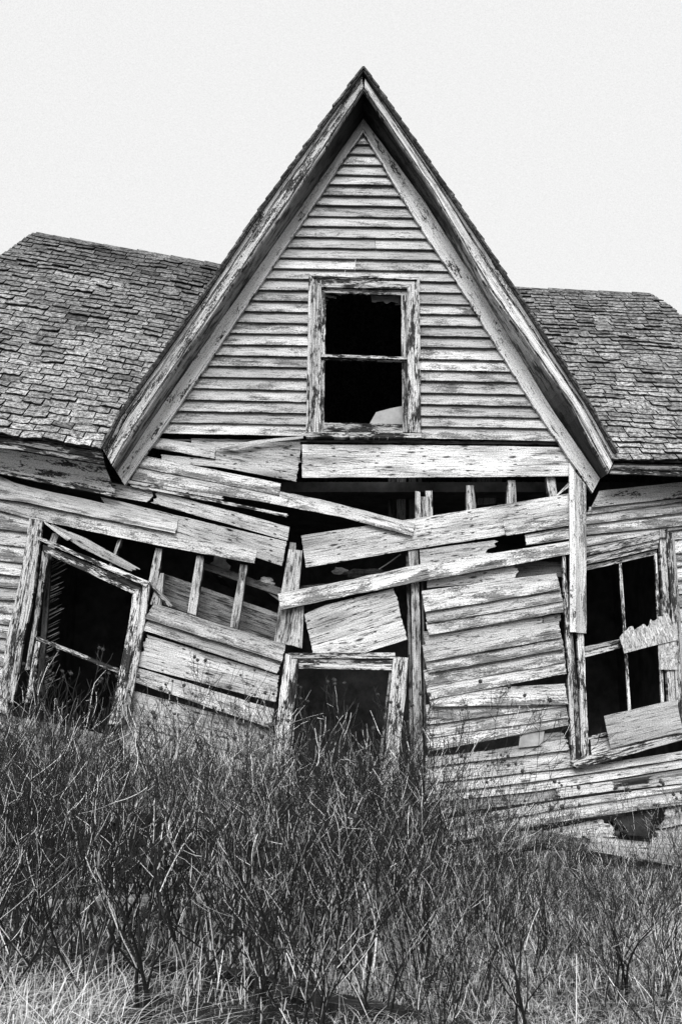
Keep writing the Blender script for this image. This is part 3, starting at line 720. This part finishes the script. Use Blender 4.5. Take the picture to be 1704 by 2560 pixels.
for i in range(46):
    x = xL+(xR_-xL)*i/46; w = (xR_-xL)/46*.96
    for r in range(2):
        mb.board([Vector((x, 9.32, .52-.2*r)), Vector((x+w, 9.32, .52-.2*r))], [Vector((x, 9.3, .34-.2*r)), Vector((x+w, 9.3, .34-.2*r))], t=.2, m=2, seg=.1, tone=rnd.uniform(.05, .2), warp=.02)
mb.build('foundation', M['pale'], house)

# ------------------------------------------------------------------ loose things on and in the house
def loose(name, mat, label, cat, A, Bq, **kw):
    mb = MB(); B(mb, A, Bq, **kw); return tag(mb.build(name, mat), label, cat)
loose('strand_board', M['osb'], 'broken strand board scrap with jagged top edge across the right window', 'board', R(1280, 990, 1302, 1074), R(1538, 888, 1544, 1012), Y=8.9, t=.012) if False else None
mb = MB()
A_ = R(1280, 992, 1345, 945, 1425, 920, 1505, 888); B_ = R(1302, 1074, 1380, 1052, 1460, 1032, 1545, 1012)
n = 26; A3 = []; B3 = []
def pl_at(P, f):
    k = f*(len(P)-1); i = min(len(P)-2, int(k)); return (P[i][0]+(P[i+1][0]-P[i][0])*(k-i), P[i][1]+(P[i+1][1]-P[i][1])*(k-i))
for i in range(n+1):
    a = pl_at(A_, i/n); a = (a[0], a[1]+rnd.uniform(-5, 6)+(8 if 8 < i < 17 else 0)); A3.append(unp(a, 8.895)); B3.append(unp(pl_at(B_, i/n), 8.895))
mb.board(A3, B3, t=.012, m=4, seg=.02, rag=.001)
tag(mb.build('strand_board', M['osb']), 'speckled strand board scrap with jagged top edge across the right window', 'board')
loose('strand_board', M['osb'], 'small upright strand board piece beneath the jagged scrap', 'board', R(1456, 1030, 1542, 1014), R(1462, 1148, 1546, 1148), Y=8.912, t=.012)
loose('plywood_sheet', M['ply'], 'tilted plain plywood sheet over the bottom of the right window', 'board', R(1208, 1362, 1540, 1285), G(1238, 313, 1572, 237), Y=8.875, t=.015, m=6)
def flat(name, mat, pts, label, cat, t=.004, parent=None, crump=0):
    mb = MB(); P = pts; c = sum((p for p in P), Vector())/len(P); N = len(P)
    base = len(mb.v); mb.v += P+[c+Vector((0, -crump, 0))]+[p+Vector((0, t, 0)) for p in P]
    for i in range(N):
        j = (i+1) % N
        mb.face((base+N, base+i, base+j), [(c.x, c.z), (P[i].x, P[i].z), (P[j].x, P[j].z)], [(0, 0)]*3, 1)
        mb.face((base+i, base+N+1+i, base+N+1+j, base+j), [(0, 0)]*4, [(0, 0)]*4, .6)
    return tag(mb.build(name, mat, parent), label, cat)
flat('cardboard_sheet', M['card'], [unp(p, 9.14) for p in W(838, 1690, 905, 1570, 1050, 1530, 1200, 1502, 1200, 1700)], 'bent grey card leaning inside the lower right corner of the gable window', 'cardboard')
flat('torn_curtain', M['card'], [unp(p, 9.1) for p in W(850, 350, 1200, 360, 1170, 440, 1110, 442, 1075, 412, 1040, 440, 1010, 452, 975, 420, 940, 415, 895, 438, 862, 430)], 'torn strip hanging inside the top of the gable window', 'curtain')
def crumple(name, mat, c, r, label, cat, seed, sq=(1.3, .7, .6)):
    bm = bmesh.new(); bmesh.ops.create_icosphere(bm, subdivisions=3, radius=1)
    for v in bm.verts:
        k = 1+.7*noise.noise(v.co*1.6+Vector((seed, 0, 0)))+.35*abs(noise.noise(v.co*4+Vector((0, seed, 0))))
        v.co = Vector((v.co.x*sq[0], v.co.y*sq[1], v.co.z*sq[2]))*r*k
    me = bpy.data.meshes.new(name); bm.to_mesh(me); bm.free(); me.materials.append(mat)
    o = bpy.data.objects.new(name, me); col.objects.link(o); o.location = c
    return tag(o, label, cat)
# upper floor sagging inside, rubble lies on it
mb = MB()
B(mb, S(500, 1400, 700, 1470, 1010, 1440), S(500, 1420, 700, 1490, 1010, 1460), Y=9.2, t=.9, tone=.5)
mb.build('sagging_floor', M['panel'], house)
crumple('crumpled_paper', M['paper'], unp(L(1222, 745)[0], 9.28), .06, 'crumpled pale paper wad lying behind the boards left of the centre post', 'paper', 3)
crumple('crumpled_paper', M['paper'], unp(C(650, 985)[0], 9.3), .045, 'crumpled paper scrap between the two wide planks above the door', 'paper', 8)
crumple('plaster_rubble', M['plaster'], unp(C(820, 1000)[0], 9.35), .085, 'heap of plaster rubble between the two wide planks above the door', 'rubble', 5, (2.2, .8, .45))
crumple('torn_cloth', M['card'], unp(L(1010, 670)[0], 9.32), .10, 'grey torn cloth bulging between studs under the left planks', 'cloth', 12, (.8, .4, .9))
loose('split_board', M['panel'], 'dark split board lying slanted behind the studs beside the crumpled wad', 'board', L(1130, 740, 1290, 790), L(1200, 772, 1285, 832), Y=9.22, t=.02)
mb = MB(); mb.tube([unp(C(905, 975)[0], 9.2), unp(C(960, 940)[0], 9.2), unp(C(1048, 876)[0], 9.2)], .006, 1, 5)
tag(mb.build('stick', M['pale']), 'thin pale stick poking up beside the long stud above the door', 'stick')

# ------------------------------------------------------------------ ground
mb = MB()
bm = bmesh.new(); n = 90
def gpos(i, j):
    a, b_ = (i/n*2-1), j/n
    return a*abs(a)**.8*60, -4+b_*b_*70
grid = [[bm.verts.new((*gpos(i, j), gz(*gpos(i, j)))) for j in range(n+1)] for i in range(n+1)]
for i in range(n):
    for j in range(n): bm.faces.new((grid[i][j], grid[i+1][j], grid[i+1][j+1], grid[i][j+1]))
ring = []
me = bpy.data.meshes.new('ground'); bm.to_mesh(me); bm.free(); me.materials.append(M['soil']); me.polygons.foreach_set('use_smooth', [True]*len(me.polygons))
go = bpy.data.objects.new('ground', me); col.objects.link(go); go['kind'] = 'structure'
me = bpy.data.meshes.new('terrain'); me.from_pydata([(-900, -200, -.4), (900, -200, -.4), (900, 1200, -.4), (-900, 1200, -.4)], [], [(0, 1, 2, 3)]); me.materials.append(M['soil'])
o = bpy.data.objects.new('terrain', me); col.objects.link(o); o['kind'] = 'structure'

# dry grass
def blades(name, count, region, hmin, hmax, w, tones, lean, label):
    mb = MB()
    for _ in range(count):
        x, y = region()
        z = gz(x, y); h = rnd.uniform(hmin, hmax); a = rnd.uniform(0, 6.28); le = rnd.uniform(.2, lean)*h
        d = Vector((math.cos(a), math.sin(a), 0)); sdw = Vector((-d.y, d.x, 0)); sdw = (sdw+Vector((.4, 0, 0))).normalized()*w*rnd.uniform(.6, 1.3)
        p0 = Vector((x, y, z-.01)); p1 = p0+Vector((0, 0, h*.6))+d*le*.35; p2 = p0+Vector((0, 0, h*rnd.uniform(.5, 1)))+d*le
        b = len(mb.v); mb.v += [p0-sdw, p0+sdw, p1+sdw*.8, p1-sdw*.8, p2]
        tn = rnd.choice(tones)*rnd.uniform(.7, 1.2)
        mb.face((b, b+1, b+2, b+3), [(0, 0)]*4, [(0, 0)]*4, tn); mb.face((b+3, b+2, b+4), [(0, 0)]*3, [(0, 0)]*3, tn)
    o = mb.build(name, M['grass']); o['kind'] = 'stuff'; tag(o, label, 'grass'); return o
def reg(y0, y1, fx=None):
    def f():
        while True:
            y = rnd.uniform(y0, y1); x = rnd.uniform(-.5, .5)*y
            if fx is None or fx(x, y): return x, y
    return f
lit = lambda x, y: rnd.random() < .16+.84*max(0, min(1, (x+.2)/1.2))
blades('dry_grass', 62000, reg(5.3, 9.2, lit), .05, .2, .0026, (.95, .9, .03, .02, .8, .04), 2.2, 'short matted dry straw grass covering the ground before the house')
blades('dry_grass', 30000, reg(4.0, 5.5, lit), .03, .11, .0018, (.95, .95, .03, .02, .6, .04, .02), 3.0, 'fine flattened straw litter nearest the camera')
blades('tall_dry_grass', 2200, reg(4.1, 5.2, lambda x, y: x < -.95-.2*(y-4.6)+.35*noise.noise(Vector((x*2, y*2, 1)))), .1, .34, .0026, (.9, .8, .95, .5, .1), 3.2, 'long bleached grass tangle at the bottom left corner')
blades('weed_stalks', 420, reg(4.8, 8.6), .2, .6, .002, (.6, .75, .5, .1), .9, 'thin dry weed stalks standing among the bare bushes')

# fallen timbers and debris
def on_ground(px, py):
    p0 = unp((px, py), 1.0)-Vector((0, 0, CAMZ)); 
    for k in range(300, 1200):
        y = k*.01; q = p0*y
        if q.z+CAMZ <= gz(q.x, y): return Vector((q.x, y, gz(q.x, y)))
    return Vector((p0.x*9, 9, .2))
def timber(name, mat, a, b_, w, h, label, cat, tone=1., lift=.0):
    mb = MB(); d = (b_-a).normalized(); sdv = Vector((-d.y, d.x, 0)).normalized()*w; up = Vector((0, 0, h+lift))
    mb.board([a+up+sdv, b_+up+sdv], [a+up-sdv, b_+up-sdv], t=h, m=5, seg=.1, rag=.008, warp=.012, tone=tone, dirn=(0, 0, -1), jag=(.06, .08), side=.8)
    return tag(mb.build(name, mat), label, cat)
timber('fallen_timber', M['beam'], on_ground(-60, 2350), on_ground(720, 2480), .09, .06, 'long dark rotten timber lying in the grass at the lower left', 'timber', 1.0)
timber('fallen_timber', M['beam'], on_ground(680, 2490), on_ground(1060, 2560), .07, .05, 'dark rotten timber lying in the grass at the bottom centre', 'timber', .9)
timber('fallen_board', M['pale'], on_ground(480, 2260), on_ground(700, 2180), .09, .03, 'pale board lying on the grass before the left boards', 'board', 1.0)
timber('fallen_board', M['pale'], on_ground(90, 2275), on_ground(420, 2255), .09, .05, 'pale broken board lying on the grass below the left window', 'board', 1.0)
timber('fallen_board', M['pale'], on_ground(250, 2160), on_ground(560, 2215), .10, .04, 'pale board lying close to the wall left of the door', 'board', .8)
timber('fallen_board', M['pale'], on_ground(1340, 2215), on_ground(1560, 2150), .10, .25, 'grey fallen board propped under the right end of the wall', 'board', .7)
crumple('pale_stone', M['stone'], on_ground(865, 2465)+Vector((0, 0, .03)), .045, 'pale stone in the grass at the bottom centre', 'stone', 21)
crumple('pale_stone', M['stone'], on_ground(1515, 2385)+Vector((0, 0, .05)), .07, 'pale stone in the grass at the right', 'stone', 25)
crumple('pale_stone', M['stone'], on_ground(122, 2290)+Vector((0, 0, .07)), .08, 'pale stone by the broken board under the left window', 'stone', 29)

# ------------------------------------------------------------------ bare rose bushes
def bush_mesh(seed, H=1.5, stems=7, spread=.45, trunk=False, dens=1., thin=False):
    r = random.Random(seed); mb = MB(); tips = []
    DK = (.008, .01, .012, .015, .02, .03); LT = (.3, .6)
    def limb(p, d, ln, r0, r1, tn, wob, up, k=3):
        n = max(2, int(ln/.045)); pts = [p.copy()]; rr = [r0]; cv = Vector((r.uniform(-1, 1), r.uniform(-1, 1), r.uniform(-.3, .5)))*.07
        for i in range(n):
            d = (d+Vector((r.uniform(-wob, wob), r.uniform(-wob, wob), r.uniform(-wob, wob)*.4+up))+cv).normalized()
            p = p+d*(ln/n); pts.append(p.copy()); rr.append(r0+(r1-r0)*(i+1)/n)
        mb.tube(pts, rr, tn, k, r.choice((.6, .9, 1.)) if r.random() < (.2 if thin else .42) else None); return pts, d  # pale face on some twigs imitates a sunlit side, painted into the tone
    def side(p, d, ln, tn, deep=True):
        o = d.orthogonal().normalized(); o2 = d.cross(o); a = r.uniform(0, 6.28)
        nd = (d+(o*math.cos(a)+o2*math.sin(a))*r.uniform(.5, 1.1)).normalized()
        pts, dd = limb(p, nd, ln, .0027, .0014, tn, .2, .12, 4)
        if deep and ln > .1 and r.random() < .7: side(pts[len(pts)//2], dd, ln*.5, tn, False)
        if r.random() < .35: tips.append(pts[-1])
    def fork(p, d, ln, rad, lvl):
        tn = r.choice(DK) if r.random() < 1.1 else r.choice(LT)
        if thin: tn = .02
        r1 = max(.0019, rad*.76)
        pts, d = limb(p, d, ln, rad, r1, tn, (.05, .07, .08, .10, .13, .16)[min(5, lvl)], .05, 5 if rad > .007 else 4)
        for q in range(int(r.uniform(.4, 2.6)*dens)):
            side(pts[r.randrange(1, len(pts))], d, r.uniform(.08, .26), r.choice(DK) if not thin else .02)
        if lvl >= 5 or (lvl >= 3 and r.random() < .3): tips.append(pts[-1]); return
        o = d.orthogonal().normalized(); o2 = d.cross(o); a = r.uniform(0, 6.28); ax = o*math.cos(a)+o2*math.sin(a)
        nch = 2 if r.random() < .9 else 3
        if thin and lvl < 2: nch = 1
        for c in range(nch):
            k = r.uniform(.08, .22) if c == 0 else r.uniform(.35, .8)
            sg = (-1, 1, .4)[c]; ax2 = ax if c < 2 else ax.cross(d)
            fork(pts[-1], (d+ax2*sg*k).normalized(), ln*r.uniform(.74, 1.0), r1*(.95 if c == 0 else .75), lvl+1)
    for s in range(stems):
        a = r.uniform(0, 6.28); q = r.uniform(.05, spread)
        b0 = .04 if trunk else .16
        p = Vector((math.cos(a)*b0*r.random(), math.sin(a)*b0*r.random(), -.04))
        d = Vector((math.cos(a)*q, math.sin(a)*q, 1)).normalized()
        fork(p, d, H*r.uniform(.24, .36), (.015 if trunk else .009)*r.uniform(.7, 1.15), 0)
    return mb, tips
protos = []
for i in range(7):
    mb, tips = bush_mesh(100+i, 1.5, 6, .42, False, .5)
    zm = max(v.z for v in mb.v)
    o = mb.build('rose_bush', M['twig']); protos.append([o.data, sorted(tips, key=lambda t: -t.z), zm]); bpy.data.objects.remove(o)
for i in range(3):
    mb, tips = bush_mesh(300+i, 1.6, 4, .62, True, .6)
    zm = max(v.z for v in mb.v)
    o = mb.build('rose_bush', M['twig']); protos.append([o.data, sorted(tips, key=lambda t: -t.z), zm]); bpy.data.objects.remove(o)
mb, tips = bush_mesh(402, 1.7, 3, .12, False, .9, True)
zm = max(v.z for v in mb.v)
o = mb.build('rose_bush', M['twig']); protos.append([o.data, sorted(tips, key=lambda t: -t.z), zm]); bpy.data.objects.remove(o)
bm = bmesh.new(); bmesh.ops.create_icosphere(bm, subdivisions=1, radius=.012)
for k in range(5):
    a = k*1.257; c = Vector((math.cos(a)*.005, math.sin(a)*.005, .009)); tpt = Vector((math.cos(a)*.013, math.sin(a)*.013, .021))
    v1 = bm.verts.new(c+Vector((.002, 0, 0))); v2 = bm.verts.new(c-Vector((.002, 0, 0))); v3 = bm.verts.new(tpt); bm.faces.new((v1, v2, v3))
hipme = bpy.data.meshes.new('rose_hip'); bm.to_mesh(hipme); bm.free(); hipme.materials.append(M['hip'])
def top_py(px):
    tab = [(-400, 1640), (0, 1640), (300, 1690), (420, 1660), (650, 1780), (760, 1715), (930, 1720), (1000, 1780), (1100, 1850), (1250, 1930), (1350, 2000), (1500, 2040), (1704, 2060), (2200, 2080)]
    for a, b_ in zip(tab, tab[1:]):
        if a[0] <= px <= b_[0]: return a[1]+(b_[1]-a[1])*(px-a[0])/(b_[0]-a[0])
    return 1700
def place(px, Y, kind, toppy, label, group, hips=0, rz=None):
    x = (px-852)/F*Y/math.cos(PITCH)*.98
    zt = unp((px, toppy), Y).z; z0 = gz(x, Y); me_, tips, zm = protos[kind]; s = max(.35, (zt-z0)/zm)
    root = thing('rose_bush', label, 'bush', (x, Y, z0), group)
    root.rotation_euler = (0, 0, rz if rz is not None else rnd.uniform(0, 6.28)); root.scale = (min(1.15, s*1.05),)*2+(s,)
    b = bpy.data.objects.new('branches', me_); col.objects.link(b); b.parent = root
    for k in range(hips):
        t = tips[min(len(tips)-1, k*2+rnd.randint(0, 1))]
        h = bpy.data.objects.new('rose_hip', hipme); col.objects.link(h); h.parent = root; h.location = t+Vector((0, 0, .006)); sc_ = rnd.uniform(.8, 1.3); h.scale = (sc_/root.scale[0], sc_/root.scale[0], sc_/s)
        h.rotation_euler = (rnd.uniform(-.8, .8), rnd.uniform(-.8, .8), rnd.uniform(0, 6))
    return root
grp = 'bare rose bushes of the thicket'; gl = 'bare leafless rose bush in the tangled thicket before the house'
for Y, n, dpy in ((8.45, 12, 40), (7.9, 14, 0), (7.2, 13, 0), (6.5, 14, 0), (5.9, 14, 20), (5.4, 14, 40), (5.0, 12, 90), (4.6, 9, 170)):
    for i in range(n):
        px = -150+(i+.5+rnd.uniform(-.35, .35))*2000/n
        if rnd.random() < (.42 if px > 1200 else .05) or (Y < 5.6 and 180 < px < 620): continue
        yy = Y+rnd.uniform(-.25, .25)
        place(px, yy, rnd.randrange(7) if yy > 6.2 or rnd.random() < .4 else rnd.choice((7, 8, 9)), top_py(px)+dpy+rnd.uniform(-60, 100), gl, grp, hips=(4 if Y > 7 else 1) if rnd.random() < .8 else 0)
place(270, 5.2, 7, 1770, 'leafless rose bush with two thick forked stems at the lower left', None, 3)
place(410, 4.9, 8, 1780, 'leafless rose bush with a thick dark trunk forking below the left boards', None, 2)
place(560, 5.4, 7, 1830, 'leafless rose bush with a leaning stem before the left boards', None, 2)
place(1030, 5.4, 10, 1690, 'tall rose bush whose dark stems rise over the clapboard stack', None, 4)
place(1130, 5.9, 10, 1730, 'rose bush with upright dark twigs between door and right window', None, 4)
for px, yy, tp in ((1225, 7.2, 1890), (1335, 6.6, 1930), (1430, 7.6, 1950), (1560, 6.9, 1940), (1660, 7.3, 1970), (1290, 5.6, 1990), (1610, 5.4, 2010)):
    place(px, yy, 10 if yy > 6 else 9, tp, 'sparse rose bush of few thin upright stems before the lower right wall', 'sparse rose bushes before the right wall', 3)
for px, yy, tp in ((40, 6.4, 1610), (150, 7.0, 1640), (240, 6.0, 1650), (470, 6.8, 1600), (700, 7.2, 1700), (820, 7.6, 1670), (930, 7.0, 1700)):
    place(px, yy, 10, tp, 'slender rose bush whose few stems poke out above the thicket', 'slender rose bushes rising above the thicket', 4)
place(1500, 5.3, 8, 2010, 'wide arching rose bush at the lower right before the sill beam', None, 2)

# ------------------------------------------------------------------ light
w = bpy.data.worlds.new('World'); sc.world = w; w.use_nodes = True; t = w.node_tree; nn, ll = t.nodes, t.links
bg = nn['Background']
SE, SRot = math.radians(34), math.radians(205)
sky = nn.new('ShaderNodeTexSky'); sky.sky_type = 'NISHITA'; sky.sun_disc = False; sky.sun_elevation = SE; sky.sun_rotation = SRot
bw = nn.new('ShaderNodeRGBToBW'); ll.new(sky.outputs[0], bw.inputs[0])
m1 = nn.new('ShaderNodeMath'); m1.operation = 'MULTIPLY_ADD'; ll.new(bw.outputs[0], m1.inputs[0]); m1.inputs[1].default_value = .12; m1.inputs[2].default_value = 7.9
tc = nn.new('ShaderNodeTexCoord'); nz = nn.new('ShaderNodeTexNoise'); nz.inputs['Scale'].default_value = 900; nz.inputs['Detail'].default_value = 1; nz.inputs['Roughness'].default_value = .8
ll.new(tc.outputs['Generated'], nz.inputs['Vector'])
m2 = nn.new('ShaderNodeMapRange'); ll.new(nz.outputs[0], m2.inputs[0]); m2.inputs[1].default_value = .2; m2.inputs[2].default_value = .8; m2.inputs[3].default_value = .91; m2.inputs[4].default_value = 1.09
m3 = nn.new('ShaderNodeMath'); m3.operation = 'MULTIPLY'; ll.new(m1.outputs[0], m3.inputs[0]); ll.new(m2.outputs[0], m3.inputs[1])
ll.new(m3.outputs[0], bg.inputs['Color']); bg.inputs['Strength'].default_value = .11
sl_ = bpy.data.lights.new('sun', 'SUN'); sl_.energy = 3.25; sl_.angle = math.radians(30); sl_.color = (1, 1, 1)
so = bpy.data.objects.new('sun', sl_); col.objects.link(so)
az = math.radians(205)   # sun high, behind the camera and to its left
sd_ = Vector((-math.cos(SE)*math.sin(math.radians(6)), -math.cos(SE)*math.cos(math.radians(6)), math.sin(SE)))
so.rotation_euler = sd_.to_track_quat('Z', 'Y').to_euler(); so.location = (0, -5, 12)
sky.sun_rotation = math.atan2(sd_.x, sd_.y)
sc.view_settings.view_transform = 'Standard'; sc.view_settings.look = 'None'; sc.view_settings.exposure = 0
sc.cycles.max_bounces = 6
